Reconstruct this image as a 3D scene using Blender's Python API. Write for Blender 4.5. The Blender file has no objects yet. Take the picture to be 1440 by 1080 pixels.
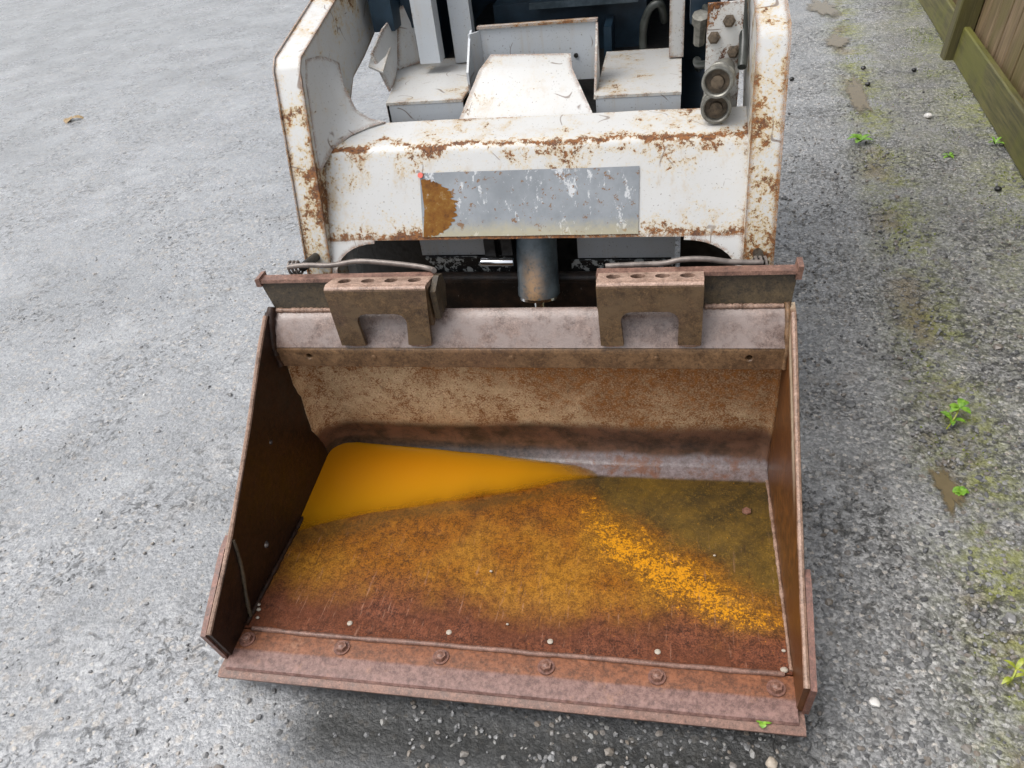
import bpy, bmesh, math, random
import numpy as np
from math import radians, sin, cos, pi, exp
from mathutils import Vector, Matrix, noise as mnoise
random.seed(7); rng = np.random.default_rng(7)
S = bpy.context.scene
COL = S.collection
# ------------------------------------------------------------------ camera, sky, sun, exposure
cd = bpy.data.cameras.new('camera'); cam = bpy.data.objects.new('camera', cd); COL.objects.link(cam)
cd.sensor_width = 36.0; cd.lens = 27.0; cd.clip_start = 0.02; cd.clip_end = 400
cam.matrix_world = Matrix(((0.97793, -0.01148, 0.20864, 0.336),
                           (0.17000, 0.62670, -0.76050, -0.721),
                           (-0.12200, 0.77900, 0.61500, 1.412),
                           (0, 0, 0, 1)))
_r = cam.matrix_world.to_3x3(); q = _r.to_quaternion(); q.normalize()
cam.matrix_world = Matrix.Translation((0.336, -0.721, 1.412)) @ q.to_matrix().to_4x4()
S.camera = cam
SUN_EL, SUN_AZ = radians(64), radians(-112)       # azimuth measured from +Y towards +X
w = bpy.data.worlds.new('World'); S.world = w; w.use_nodes = True
wn = w.node_tree; bg = wn.nodes['Background']
sk = wn.nodes.new('ShaderNodeTexSky'); sk.sky_type = 'NISHITA'; sk.sun_disc = False
sk.sun_elevation = SUN_EL; sk.sun_rotation = SUN_AZ; sk.dust_density = 4.0; sk.air_density = 1.0; sk.ozone_density = 1.0
hs = wn.nodes.new('ShaderNodeHueSaturation'); hs.inputs['Saturation'].default_value = 0.28
wn.links.new(sk.outputs[0], hs.inputs['Color']); wn.links.new(hs.outputs[0], bg.inputs['Color'])
bg.inputs['Strength'].default_value = 0.15
sl = bpy.data.lights.new('sun', 'SUN'); sl.energy = 1.1; sl.angle = radians(45); sl.color = (1.0, 0.97, 0.93)
sun = bpy.data.objects.new('sun', sl); COL.objects.link(sun)
sd = Vector((sin(SUN_AZ)*cos(SUN_EL), cos(SUN_AZ)*cos(SUN_EL), sin(SUN_EL)))
sun.rotation_euler = sd.to_track_quat('Z', 'Y').to_euler(); sun.location = sd*20
S.view_settings.view_transform = 'Standard'; S.view_settings.look = 'None'
S.view_settings.exposure = 0.72; S.view_settings.gamma = 1.0; S.view_settings.use_curve_mapping = False
S.render.engine = 'CYCLES'

# ------------------------------------------------------------------ node helpers
class NT:
    def __init__(s, name):
        s.m = bpy.data.materials.new(name); s.m.use_nodes = True
        s.t = s.m.node_tree; s.p = s.t.nodes['Principled BSDF']; s.out = s.t.nodes['Material Output']
        tc = s.t.nodes.new('ShaderNodeTexCoord'); s.obj = tc.outputs['Object']
    def n(s, typ, **kw):
        nd = s.t.nodes.new('ShaderNode'+typ)
        for k, v in kw.items(): setattr(nd, k, v)
        return nd
    def link(s, a, b): s.t.links.new(a, b)
    def put(s, sock, v):
        if isinstance(v, bpy.types.NodeSocket): s.link(v, sock)
        elif v is not None:
            if isinstance(v, (tuple, list)) and len(v) == 3 and sock.type == 'RGBA': v = (*v, 1)
            sock.default_value = v
    def noise(s, scale, detail=4, rough=.6, vec=None, dist=0, col=False):
        nd = s.n('TexNoise'); nd.inputs['Scale'].default_value = scale; nd.inputs['Detail'].default_value = detail
        nd.inputs['Roughness'].default_value = rough; nd.inputs['Distortion'].default_value = dist
        s.link(vec or s.obj, nd.inputs['Vector']); return nd.outputs[1 if col else 0]
    def vor(s, scale, feature='F1', out='Distance', vec=None, rnd=1.0):
        nd = s.n('TexVoronoi', feature=feature); nd.inputs['Scale'].default_value = scale
        nd.inputs['Randomness'].default_value = rnd
        s.link(vec or s.obj, nd.inputs['Vector']); return nd.outputs[out]
    def mapv(s, scale=(1, 1, 1), loc=(0, 0, 0), rot=(0, 0, 0), vec=None):
        nd = s.n('Mapping'); nd.inputs['Scale'].default_value = scale; nd.inputs['Location'].default_value = loc
        nd.inputs['Rotation'].default_value = rot; s.link(vec or s.obj, nd.inputs['Vector']); return nd.outputs[0]
    def sep(s, vec=None):
        nd = s.n('SeparateXYZ'); s.link(vec or s.obj, nd.inputs[0]); return nd.outputs
    def ramp(s, fac, *stops, interp='LINEAR'):
        nd = s.n('ValToRGB'); r = nd.color_ramp; r.interpolation = interp
        while len(r.elements) < len(stops): r.elements.new(.5)
        for e, (p, c) in zip(r.elements, stops):
            e.position = p; e.color = (c, c, c, 1) if isinstance(c, (int, float)) else (*c, 1)
        s.link(fac, nd.inputs[0]); return nd.outputs[0]
    def step(s, v, a, b, lo=0.0, hi=1.0):
        nd = s.n('MapRange', interpolation_type='SMOOTHSTEP'); s.put(nd.inputs[0], v)
        nd.inputs[1].default_value = a; nd.inputs[2].default_value = b
        nd.inputs[3].default_value = lo; nd.inputs[4].default_value = hi; return nd.outputs[0]
    def m2(s, op, a, b=None, clamp=False):
        nd = s.n('Math', operation=op, use_clamp=clamp); s.put(nd.inputs[0], a); s.put(nd.inputs[1], b); return nd.outputs[0]
    def mul(s, a, b): return s.m2('MULTIPLY', a, b)
    def add(s, a, b, clamp=False): return s.m2('ADD', a, b, clamp)
    def mix(s, fac, a, b, blend='MIX'):
        nd = s.n('Mix', data_type='RGBA', blend_type=blend); s.put(nd.inputs[0], fac)
        s.put(nd.inputs[6], a); s.put(nd.inputs[7], b); return nd.outputs[2]
    def bump(s, h, strength=.3, dist=.004, nrm=None):
        nd = s.n('Bump'); nd.inputs['Strength'].default_value = strength; nd.inputs['Distance'].default_value = dist
        s.link(h, nd.inputs['Height'])
        if nrm: s.link(nrm, nd.inputs['Normal'])
        return nd.outputs[0]
    def edge(s, radius=.008):
        b = s.n('Bevel', samples=5); b.inputs['Radius'].default_value = radius
        g = s.n('NewGeometry'); d = s.n('VectorMath', operation='DOT_PRODUCT')
        s.link(b.outputs[0], d.inputs[0]); s.link(g.outputs['Normal'], d.inputs[1])
        return s.m2('SUBTRACT', 1.0, d.outputs['Value'])
    def gauss(s, v, c, wd):
        a = s.m2('DIVIDE', s.m2('SUBTRACT', v, c), wd); a = s.mul(a, a)
        return s.m2('EXPONENT', s.mul(a, -1.0))
    def done(s, col=None, rough=None, nrm=None, metal=None, spec=None, coat=None):
        p = s.p
        s.put(p.inputs['Base Color'], col); s.put(p.inputs['Roughness'], rough); s.put(p.inputs['Metallic'], metal)
        s.put(p.inputs['Specular IOR Level'], spec); s.put(p.inputs['Coat Weight'], coat)
        if nrm: s.link(nrm, p.inputs['Normal'])
        return s.m
M = {}
def plain(name, col, rough=.5, metal=0, var=.25, scale=30, bump=.1):
    t = NT(name); nz = t.noise(scale, 5, .65)
    c = t.mix(t.step(nz, .3, .7), tuple(v*(1-var) for v in col), tuple(min(1, v*(1+var)) for v in col))
    M[name] = t.done(c, t.step(nz, .2, .8, rough*.75, min(1, rough*1.25)), t.bump(nz, bump, .003), metal); return M[name]

# ---- asphalt yard: worn pale on the open side, newer, darker and mossy towards the fence
t = NT('asphalt'); X, Y, Z = t.sep()
d = t.m2('SUBTRACT', X, t.add(t.mul(Y, .075), .92))
big = t.noise(1.1, 5, .6); mid = t.noise(9, 5, .65); fine = t.noise(120, 4, .7)
warp = t.add(d, t.mul(t.m2('SUBTRACT', t.noise(2.2, 3), .5), .5))
g = t.step(warp, -.85, .05)
wv = t.n('VectorMath', operation='ADD'); t.link(t.obj, wv.inputs[0])
wsc = t.n('VectorMath', operation='SCALE'); t.link(t.noise(55, 3, .7, col=True), wsc.inputs[0]); wsc.inputs['Scale'].default_value = .014; t.link(wsc.outputs[0], wv.inputs[1])
vcell = t.n('TexVoronoi', feature='F1'); vcell.inputs['Scale'].default_value = 78; t.link(wv.outputs[0], vcell.inputs['Vector'])
crnd = t.sep(vcell.outputs['Color'])[0]; cdist = vcell.outputs['Distance']
v2 = t.n('TexVoronoi', feature='F1'); v2.inputs['Scale'].default_value = 150; t.link(t.obj, v2.inputs['Vector'])
c2 = t.sep(v2.outputs['Color'])[1]
pv = t.n('TexVoronoi', feature='F1'); pv.inputs['Scale'].default_value = 46; t.link(wv.outputs[0], pv.inputs['Vector'])
pr = t.sep(pv.outputs['Color'])
pale = t.mix(t.step(c2, .1, .95), (.215, .222, .232), (.305, .311, .318))
pstone = t.ramp(pr[0], (0, (.15, .153, .16)), (.40, (.27, .275, .28)), (.66, (.33, .285, .235)), (.80, (.42, .425, .43)), (1, (.22, .235, .26)))
pale = t.mix(t.mul(t.step(pv.outputs['Distance'], .50, .30), .60), pale, pstone)
stone = t.mix(t.step(crnd, .25, .95), (.15, .15, .15), (.52, .51, .495))
matrix = t.mix(t.step(c2, .2, .9), (.12, .12, .116), (.33, .327, .318))
dark = t.mix(t.mul(t.step(cdist, .52, .34), t.step(crnd, .25, .45)), matrix, stone)
c = t.mix(g, pale, dark)
c = t.mix(t.mul(t.mul(t.step(crnd, .84, .88), t.step(cdist, .5, .3)), .55), c, (.50, .44, .37))
c = t.mix(t.mul(t.step(mid, .54, .74), .28), c, (.34, .285, .22))
c = t.mix(t.mul(t.mul(t.step(fine, .43, .36), t.step(mid, .56, .44)), .85), c, (.04, .04, .04))
c = t.mix(t.mul(t.step(big, .42, .64), .38), c, (.14, .145, .15))
c = t.mix(t.mul(t.step(t.noise(2.6, 6, .65), .54, .68), .30), c, (.46, .465, .47))
# wet patch dripped from the bucket's lip, darkened further to paint its shade
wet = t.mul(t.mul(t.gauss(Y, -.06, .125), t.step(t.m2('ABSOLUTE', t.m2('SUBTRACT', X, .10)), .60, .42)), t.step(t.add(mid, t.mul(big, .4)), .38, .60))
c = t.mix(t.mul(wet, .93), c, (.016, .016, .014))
# moss: a band on the seam, more at the fence foot
mn = t.noise(4.2, 6, .7); mn2 = t.noise(34, 4, .7)
band = t.mul(t.gauss(d, .05, .10), t.step(mn, .36, .58))
band2 = t.mul(t.gauss(d, .50, .24), t.step(mn, .38, .62))
band3 = t.mul(t.gauss(d, .66, .13), t.step(mn, .34, .58))
moss = t.m2('MINIMUM', t.add(t.add(band, t.mul(band2, .75)), band3), 1.0)
moss = t.mul(moss, t.step(mn2, .28, .60))
c = t.mix(t.mul(moss, .85), c, t.mix(mn2, (.12, .125, .028), (.30, .32, .06)))
tanm = t.mul(t.gauss(d, .01, .05), t.step(t.noise(3.1, 4), .48, .6))
c = t.mix(t.mul(tanm, .7), c, (.20, .15, .075))
pit = t.mul(t.step(t.noise(40, 7, .75, dist=.8), .475, .40), t.step(t.noise(3.0, 6, .7), .43, .60))
flake = t.step(t.noise(30, 4, .65, dist=1.2), .50, .53)
c = t.mix(t.mul(pit, .85), c, (.03, .03, .03))
h = t.add(t.mul(cdist, -.9), t.add(t.mul(fine, .9), t.mul(mid, .9)))
h = t.add(h, t.add(t.mul(pit, -1.1), t.mul(flake, .22)))
h = t.add(h, t.mul(v2.outputs['Distance'], -.45))
rgh = t.add(t.step(t.noise(2.4, 5, .7), .3, .7, .20, .42), t.mul(moss, .35))

bnode = t.bump(h, .8, .008); t.link(t.step(warp, -.9, .1, .42, .85), bnode.node.inputs['Strength'])
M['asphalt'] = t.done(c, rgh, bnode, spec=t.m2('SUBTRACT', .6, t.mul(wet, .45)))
film = t.bump(t.add(t.mul(mid, 1.2), t.add(t.mul(pit, -1.0), t.add(t.mul(flake, .5), t.mul(fine, .25)))), .5, .008)
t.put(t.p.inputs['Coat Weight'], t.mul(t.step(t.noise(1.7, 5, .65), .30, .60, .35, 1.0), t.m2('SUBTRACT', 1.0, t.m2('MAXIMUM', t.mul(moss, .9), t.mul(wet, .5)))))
t.p.inputs['Coat Roughness'].default_value = .14; t.p.inputs['Coat IOR'].default_value = 1.4
t.link(film, t.p.inputs['Coat Normal'])

t = NT('stone_chips'); g = t.n('NewGeometry'); r = g.outputs['Random Per Island']
c = t.ramp(r, (0, (.05, .052, .055)), (.3, (.13, .13, .13)), (.55, (.22, .22, .22)), (.75, (.18, .145, .11)), (.9, (.25, .25, .24)), (1, (.33, .315, .29)))
M['stone_chips'] = t.done(t.mix(t.mul(t.noise(300, 3), .5), c, (.1, .1, .1)), .38, None, spec=.6)

t = NT('pale_chips'); g = t.n('NewGeometry'); r = g.outputs['Random Per Island']
c = t.ramp(r, (0, (.10, .10, .10)), (.4, (.22, .225, .23)), (.7, (.31, .31, .31)), (.85, (.32, .27, .21)), (1, (.50, .50, .49)))
M['pale_chips'] = t.done(t.mix(t.mul(t.noise(300, 3), .4), c, (.2, .2, .2)), .4, None, spec=.6)

# surface of the rain water in the bucket: z = WA + WB x + WC y
_w = np.linalg.solve(np.array([[1, -.55, .372], [1, .075, .575], [1, -.55, .660]]), np.array([.0755, .0625, .1005]))
WA, WB, WC = (float(v) for v in _w)
# ---- bucket inside: floor, bend, back wall (zones are stains; the bend also has sky sheen painted in)
t = NT('rust_shell'); X, Y, Z = t.sep()
n1 = t.noise(4, 8, .68); n2 = t.noise(15, 9, .74); n3 = t.noise(62, 8, .82); n4 = t.noise(260, 4, .8)
nL = t.noise(2.3, 4, .6); gr = t.add(t.mul(n3, .5), t.mul(n4, .5))
red = t.mix(t.step(gr, .40, .60), (.032, .010, .005), (.20, .064, .030))
red = t.mix(t.mul(t.step(n1, .42, .62), .65), red, (.095, .028, .010))
org = t.mix(t.step(gr, .40, .60), (.060, .020, .003), (.30, .105, .006))
org = t.mix(t.mul(t.step(n1, .44, .64), .7), org, t.mix(t.step(gr, .42, .58), (.17, .07, .004), (.40, .185, .016)))
org = t.mix(t.mul(t.step(nL, .52, .40), .75), org, t.mix(t.step(gr, .4, .6), (.040, .014, .004), (.13, .048, .008)))
fle = t.add(t.mul(n3, .45), t.mul(t.noise(190, 5, .75), .55))
yel = t.mix(t.step(fle, .49, .54), (.085, .040, .006), (.60, .26, .004))
olv = t.mix(t.step(t.add(t.mul(n1, .6), t.mul(n2, .4)), .40, .60), (.030, .024, .010), (.115, .068, .010))
olv = t.mix(t.mul(t.step(gr, .5, .60), .6), olv, (.19, .12, .02))
j1 = t.m2('SUBTRACT', n1, .5)
fy = t.add(t.add(Y, t.mul(j1, .20)), t.mul(X, .05))
fl = t.mix(t.step(fy, .14, .27), red, org)
oz = t.step(t.add(t.add(t.mul(X, .55), t.mul(Y, .83)), t.mul(j1, .28)), .45, .56)
fl = t.mix(t.mul(oz, .92), fl, olv)
u = t.add(t.mul(X, .607), t.mul(Y, .794))       # across the yellow tongue
yz = t.mul(t.gauss(t.add(u, t.mul(j1, .16)), .435, .062), t.mul(t.step(X, .06, .22), t.step(t.add(Y, t.mul(j1, .1)), .13, .22)))
yth = t.add(fle, t.mul(t.add(yz, t.mul(t.m2('SUBTRACT', n2, .5), .5)), .13))
fl = t.mix(t.mul(t.step(yz, .10, .6), .45), fl, t.mix(t.step(gr, .42, .58), (.11, .05, .006), (.30, .14, .008)))
fl = t.mix(t.mul(t.step(yth, .605, .645), t.step(t.add(X, t.mul(j1, .2)), .0, .12)), fl, (.56, .235, .004))
# back wall: beige dried silt with rust speckle
silt = t.mix(t.step(n3, .3, .7), (.42, .29, .16), (.82, .64, .42))
spk = t.mix(t.step(n4, .3, .7), (.09, .028, .008), (.26, .095, .022))
bw = t.mix(t.mul(t.step(t.add(t.mul(n2, .4), t.add(t.mul(n3, .6), t.mul(n4, .55))), .735, .85), .95), silt, spk)
up = t.add(t.mul(t.step(Z, .22, .42), .12), t.mul(t.step(X, -.5, .4), .20))
bw = t.mix(t.mul(t.step(t.add(t.add(t.mul(n1, .7), t.mul(t.noise(7, 7, .72, vec=t.mapv((.45, 1, 1))), .3)), up), .56, .80), t.step(gr, .34, .54)), bw, t.mix(t.step(n3, .35, .65), (.12, .038, .010), (.33, .14, .04)))
ez = t.add(Z, t.mul(t.m2('SUBTRACT', n1, .5), .06))
tide = t.mix(t.step(n2, .35, .65), (.045, .028, .018), (.17, .085, .05))
bw = t.mix(t.step(ez, .205, .165), bw, tide)
bend_sheen = t.mix(t.step(n3, .3, .7), (.13, .095, .085), (.30, .25, .25))  # lilac strip on the bend: sky reflection painted into the colour
bend_sheen = t.mix(t.mul(t.step(n2, .48, .62), .85), bend_sheen, (.20, .085, .045))
bw = t.mix(t.mul(t.step(ez, .098, .080), t.step(t.add(X, t.mul(n1, .3)), -.35, .0)), bw, bend_sheen)
c = t.mix(t.mul(t.step(t.add(Y, t.mul(n2, .016)), .612, .600), t.step(Z, .12, .10)), bw, fl)
hh = t.add(t.mul(n3, .6), t.add(t.mul(n2, 1.2), t.mul(n4, .3)))
wl = t.m2('SUBTRACT', Z, t.add(t.add(WA, t.mul(X, WB)), t.mul(Y, WC)))       # height above the waterline
wl = t.add(wl, t.mul(j1, .012))
silty = t.mul(t.step(wl, .030, .018), t.mul(t.step(Y, .55, .60), t.step(X, .15, -.1)))
c = t.mix(t.mul(silty, .92), c, t.mix(t.step(n3, .4, .6), (.018, .013, .010), (.075, .045, .028)))
rim_ = t.mul(t.gauss(wl, .004, .0035), t.mul(t.step(Y, .62, .58), t.step(X, .2, .0)))
c = t.mix(t.mul(rim_, .5), c, (.09, .05, .012))
scr = t.noise(60, 4, .75, vec=t.mapv((2.2, .16, 1), rot=(0, 0, .12)))
c = t.mix(t.mul(t.mul(t.step(scr, .60, .68), t.step(Y, .5, .2)), .45), c, (.40, .22, .15))
c = t.mix(t.mul(t.step(scr, .40, .32), .5), c, (.045, .020, .010))
wetf = t.mul(t.step(Z, .14, .10), t.step(t.add(fy, t.mul(n2, .12)), .22, .40))
t.put(t.p.inputs['Coat Weight'], t.mul(wetf, .7)); t.p.inputs['Coat Roughness'].default_value = .12
t.link(t.bump(t.add(n2, t.mul(n3, .3)), .25, .003), t.p.inputs['Coat Normal'])
M['rust_shell'] = t.done(c, t.add(t.step(n2, .3, .7, .34, .62), t.mul(t.step(fy, .35, .2), .1)), t.bump(hh, .7, .004), spec=.22)

def rust(name, a, b, cc, rough=.5, s=1.0, bump=.45, lilac=None, spec=.5):
    t = NT(name); n1 = t.noise(6*s, 7, .68); n2 = t.noise(24*s, 10, .76); n3 = t.noise(85*s, 8, .82)
    c = t.mix(t.step(n2, .32, .66), a, b); c = t.mix(t.mul(t.step(n1, .45, .68), .8), c, cc)
    c = t.mix(t.mul(t.step(n3, .50, .66), .5), c, tuple(min(1, v*1.7) for v in b))
    c = t.mix(t.mul(t.step(n3, .47, .34), .75), c, tuple(v*.35 for v in a))
    n4 = t.noise(300*s, 4, .8); c = t.mix(t.mul(t.step(n4, .47, .36), .65), c, tuple(v*.45 for v in a)); c = t.mix(t.mul(t.step(n4, .55, .66), .4), c, tuple(min(1, v*1.5) for v in b))
    if lilac: c = t.mix(t.mul(t.step(t.noise(15*s, 5, .7), .42, .62), .8), c, lilac)
    M[name] = t.done(c, t.step(n2, .3, .7, rough*.7, rough*1.25), t.bump(t.add(n2, t.mul(n3, .6)), bump, .003), spec=spec)
rust('rust_side_shaded', (.011, .007, .006), (.038, .016, .008), (.024, .010, .005), .45, spec=.3)  # left plate: dark rust with its inner face's shade put into the colour
t = NT('rust_right'); X, Y, Z = t.sep(); n1 = t.noise(6, 5, .65, vec=t.mapv((1, 1, .45))); n2 = t.noise(40, 6, .7)
dl = t.add(t.mul(t.m2('SUBTRACT', Y, .175), -.582), t.mul(t.m2('SUBTRACT', Z, .262), .813))
c = t.mix(t.step(n2, .35, .65), (.055, .020, .006), (.16, .058, .012)); c = t.mix(t.step(n1, .42, .62), c, (.09, .031, .008))
stk = t.mul(t.gauss(t.add(dl, t.mul(t.m2('SUBTRACT', n2, .5), .03)), -.022, .014), t.mul(t.step(Y, .26, .40), t.step(n1, .34, .5)))
c = t.mix(t.mul(stk, .85), c, (.62, .52, .38))
M['rust_right'] = t.done(c, .4, t.bump(n2, .35, .003), spec=.4)
t = NT('rust_blade'); X, Y, Z = t.sep(); n2 = t.noise(22, 9, .75); n3 = t.noise(80, 8, .82)
og = t.mix(t.step(n3, .38, .62), (.085, .028, .010), (.23, .082, .034)); bevel_sheen = t.mix(t.step(n3, .35, .65), (.085, .040, .032), (.24, .135, .112))  # the bevel's lilac sheen is painted into its colour
c = t.mix(t.step(t.add(Y, t.mul(n2, .01)), .055, .047), og, bevel_sheen); c = t.mix(t.mul(t.step(n2, .55, .68), .5), c, (.33, .17, .10))
M['rust_blade'] = t.done(c, .42, t.bump(t.add(n2, n3), .4, .003), spec=.45)
rust('rust_cutter', (.08, .034, .025), (.23, .11, .08), (.15, .068, .046), .45)
rust('rust_edge', (.085, .042, .030), (.24, .135, .10), (.15, .075, .052), .5)
rust('rust_rim', (.14, .080, .052), (.34, .225, .17), (.23, .135, .09), .5)
rust('rust_band', (.075, .040, .020), (.20, .115, .055), (.13, .066, .034), .5)
rust('rust_wing', (.024, .018, .012), (.092, .064, .032), (.042, .034, .026), .55, bump=.7)
rust('rust_bracket', (.045, .026, .015), (.155, .095, .044), (.070, .040, .032), .46, lilac=(.13, .085, .045))
rust('rust_bracket_top', (.18, .105, .072), (.42, .29, .225), (.27, .16, .11), .42)
rust('rail_metal', (.10, .062, .048), (.24, .178, .152), (.16, .092, .062), .32, lilac=(.25, .20, .18), bump=.4, spec=.6)  # lilac mottling paints the wet rail's sky sheen into its colour
rust('bolt_rust', (.10, .045, .03), (.24, .12, .085), (.17, .08, .05), .4, s=2)
rust('mud_dry', (.26, .19, .12), (.46, .37, .26), (.38, .29, .19), .9, bump=.7)

# ---- chipped white machine paint over rust
def paint(name, white=(.52, .52, .51), rust_amt=.5, edge_amt=1.0, yellow=.35, grime=.30, zones=(), scratch=1.0, base=.0):
    t = NT(name); n1 = t.noise(6, 6, .65); n2 = t.noise(44, 9, .8); n3 = t.noise(150, 4, .7); X, Y, Z = t.sep()
    vs = t.noise(150, 6, .8)
    e = t.edge(.018)
    rustc = t.mix(t.step(n3, .35, .65), (.055, .020, .009), (.25, .098, .026))
    rustc = t.mix(t.step(n2, .50, .68), rustc, (.09, .045, .03))
    thr = t.add(t.mul(n2, .55), t.mul(vs, .45))
    loc = t.step(n1, .45, .64)                              # where chips cluster
    k = t.add(thr, t.add(t.mul(loc, .20*rust_amt), t.mul(t.step(e, .01, .30), .17*edge_amt)))
    k = t.add(k, base)
    for zc, wd, amt in zones:
        k = t.add(k, t.mul(t.gauss(t.add(Z, t.mul(t.m2('SUBTRACT', n1, .5), .05)), zc, wd), amt))
    chips = t.step(k, .655, .675)
    halo = t.step(k, .57, .67)
    c = t.mix(t.mul(t.step(n1, .4, .7), grime), white, (.44, .42, .37))
    c = t.mix(t.mul(halo, yellow), c, (.55, .41, .19))
    run = t.noise(30, 4, .7, vec=t.mapv((1, 1, .07)))
    c = t.mix(t.mul(t.mul(t.step(run, .52, .66), t.step(n1, .40, .6)), .45*yellow+.12), c, (.40, .27, .12))
    spk = t.noise(240, 2, .6)
    c = t.mix(t.mul(t.step(spk, .66, .72), .7), c, (.10, .075, .055))
    # hair-line scratches: short arcs of a noise contour
    for sc_, off in ((5.0, 0.0), (8.5, 3.7)):
        ln = t.m2('ABSOLUTE', t.m2('SUBTRACT', t.noise(sc_, 1, .4, vec=t.mapv((1, 1, 1), (off, off, 1.3*off))), .5))
        gate = t.step(t.noise(sc_*1.6, 2, .5, vec=t.mapv((1, 1, 1), (off+5, 2, off))), .56, .60)
        c = t.mix(t.mul(t.mul(t.step(ln, .0055, .0025), gate), .75*scratch), c, (.13, .085, .06))
    c = t.mix(chips, c, rustc)
    M[name] = t.done(c, t.mix(chips, (.36,)*3, (.75,)*3), t.bump(t.add(t.mul(chips, -1.0), t.mul(n3, .15)), .4, .0014), spec=.45)
paint('white_paint', rust_amt=.45, base=.012)
paint('white_worn', rust_amt=.55, edge_amt=.5, yellow=.6, zones=((.808, .0045, .14), (.795, .012, .06), (.645, .030, .085), (.630, .010, .09)), base=.018, scratch=.8)
paint('step_paint', rust_amt=.5, edge_amt=.6, yellow=.6, base=.022)
paint('arm_paint', rust_amt=.60, edge_amt=1.5, yellow=.85, zones=((.62, .18, .08),), base=.042)
paint('white_clean', white=(.47, .50, .53), rust_amt=.18, edge_amt=.4, yellow=.2)
paint('peeling_paint', white=(.60, .60, .58), rust_amt=.8, edge_amt=.3, yellow=.1, grime=.7, base=.10)
t = NT('peeling_black'); n1 = t.noise(45, 5, .7)
M['peeling_black'] = t.done(t.mix(t.step(n1, .53, .56), (.012, .012, .012), (.42, .44, .43)), .45, t.bump(n1, .3, .002))

t = NT('decal_grey'); n1 = t.noise(9, 5, .7); n2 = t.noise(60, 5, .75)
sv = t.mapv((1, 1, .22), rot=(0, .55, 0)); scr = t.noise(24, 6, .8, vec=sv)
X, Y, Z = t.sep()
c = t.mix(t.step(n1, .3, .7), (.185, .202, .218), (.265, .285, .305))
c = t.mix(t.mul(t.step(scr, .565, .61), .85), c, (.55, .56, .57))
c = t.mix(t.mul(t.step(t.noise(55, 5, .8), .62, .68), .5), c, (.55, .56, .56))
c = t.mix(t.step(t.add(n2, t.mul(n1, .2)), .69, .72), c, (.18, .10, .05))
c = t.mix(t.mul(t.step(t.add(Z, t.mul(n2, .05)), .695, .66), .6), c, (.42, .36, .20))
M['decal_grey'] = t.done(c, .4, t.bump(n2, .1, .001))
t = NT('decal_rust'); n2 = t.noise(40, 6, .75)
M['decal_rust'] = t.done(t.ramp(n2, (.30, (.10, .035, .01)), (.48, (.33, .13, .012)), (.60, (.40, .20, .03)), (.70, (.70, .66, .58))), .6, t.bump(n2, .4, .002))
plain('red_mark', (.75, .16, .12), .5, var=.1)
plain('interior_blue', (.012, .028, .045), .38, var=.4, scale=12)
plain('black_grease', (.012, .011, .010), .42, var=.6, scale=60, bump=.6)
t = NT('greasy_plate'); n1 = t.noise(22, 6, .7); n2 = t.noise(120, 4, .75)
c = t.mix(t.step(n1, .4, .65), (.012, .010, .009), (.045, .026, .018)); c = t.mix(t.step(n2, .66, .72), c, (.30, .28, .26))
M['greasy_plate'] = t.done(c, .38, t.bump(n2, .5, .003))
t = NT('cylinder_paint'); n1 = t.noise(14, 6, .7); n2 = t.noise(90, 4, .7); X, Y, Z = t.sep()
msk = t.mul(t.gauss(X, .018, .022), t.step(Z, .60, .50))
c = t.mix(t.step(n1, .35, .65), (.03, .045, .055), (.09, .12, .14))
c = t.mix(t.mul(msk, t.step(n2, .25, .55)), c, (.34, .21, .11))
M['cylinder_paint'] = t.done(c, .34, t.bump(n2, .15, .002))
plain('chrome', (.75, .76, .78), .16, 1.0, var=.1)
plain('steel_grey', (.30, .29, .27), .42, .75, var=.3, scale=60)
plain('coupler_grey', (.20, .195, .17), .4, .45, var=.35, scale=70)
plain('coupler_dark', (.10, .075, .05), .5, .4, var=.5, scale=90)
plain('lever_steel', (.17, .145, .13), .42, .4, var=.3, scale=50)
plain('tyre_rubber', (.018, .020, .022), .6, var=.4, scale=40)
plain('hose_black', (.03, .034, .030), .35, var=.4)
plain('pale_plug', (.36, .31, .25), .6, var=.2, scale=200)

def wood(name, a, b, green):
    t = NT(name); X, Y, Z = t.sep(); oi = t.n('ObjectInfo')
    off = t.n('VectorMath', operation='ADD'); t.link(t.obj, off.inputs[0])
    cv = t.n('CombineXYZ'); t.link(t.mul(oi.outputs['Random'], 17.0), cv.inputs[0]); t.link(cv.outputs[0], off.inputs[1])
    gr = t.noise(9, 6, .7, vec=t.mapv((6, 6, .35), vec=off.outputs[0]), dist=.6)
    st = t.noise(3, 5, .65, vec=t.mapv((1.4, 1.4, .5), vec=off.outputs[0]))
    c = t.mix(t.step(gr, .3, .7), a, b)
    c = t.mix(t.mul(t.step(st, .38, .62), green), c, (.085, .075, .012))
    c = t.mix(t.mul(t.step(gr, .38, .28), .7), c, (.03, .022, .014))
    M[name] = t.done(c, .65, t.bump(gr, .5, .004))
wood('wood_board', (.07, .045, .02), (.21, .145, .08), .65)
wood('wood_post', (.035, .032, .012), (.10, .085, .032), .65)
def woodh(name):   # grain along local X
    t = NT(name); gr = t.noise(9, 6, .7, vec=t.mapv((.35, 6, 6)), dist=.6); st = t.noise(2.5, 5, .65)
    c = t.mix(t.step(gr, .3, .7), (.035, .032, .010), (.12, .105, .034))
    c = t.mix(t.mul(t.step(st, .4, .6), .7), c, (.10, .10, .012))
    M[name] = t.done(c, .6, t.bump(gr, .5, .004))
woodh('wood_gravel_board')
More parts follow.
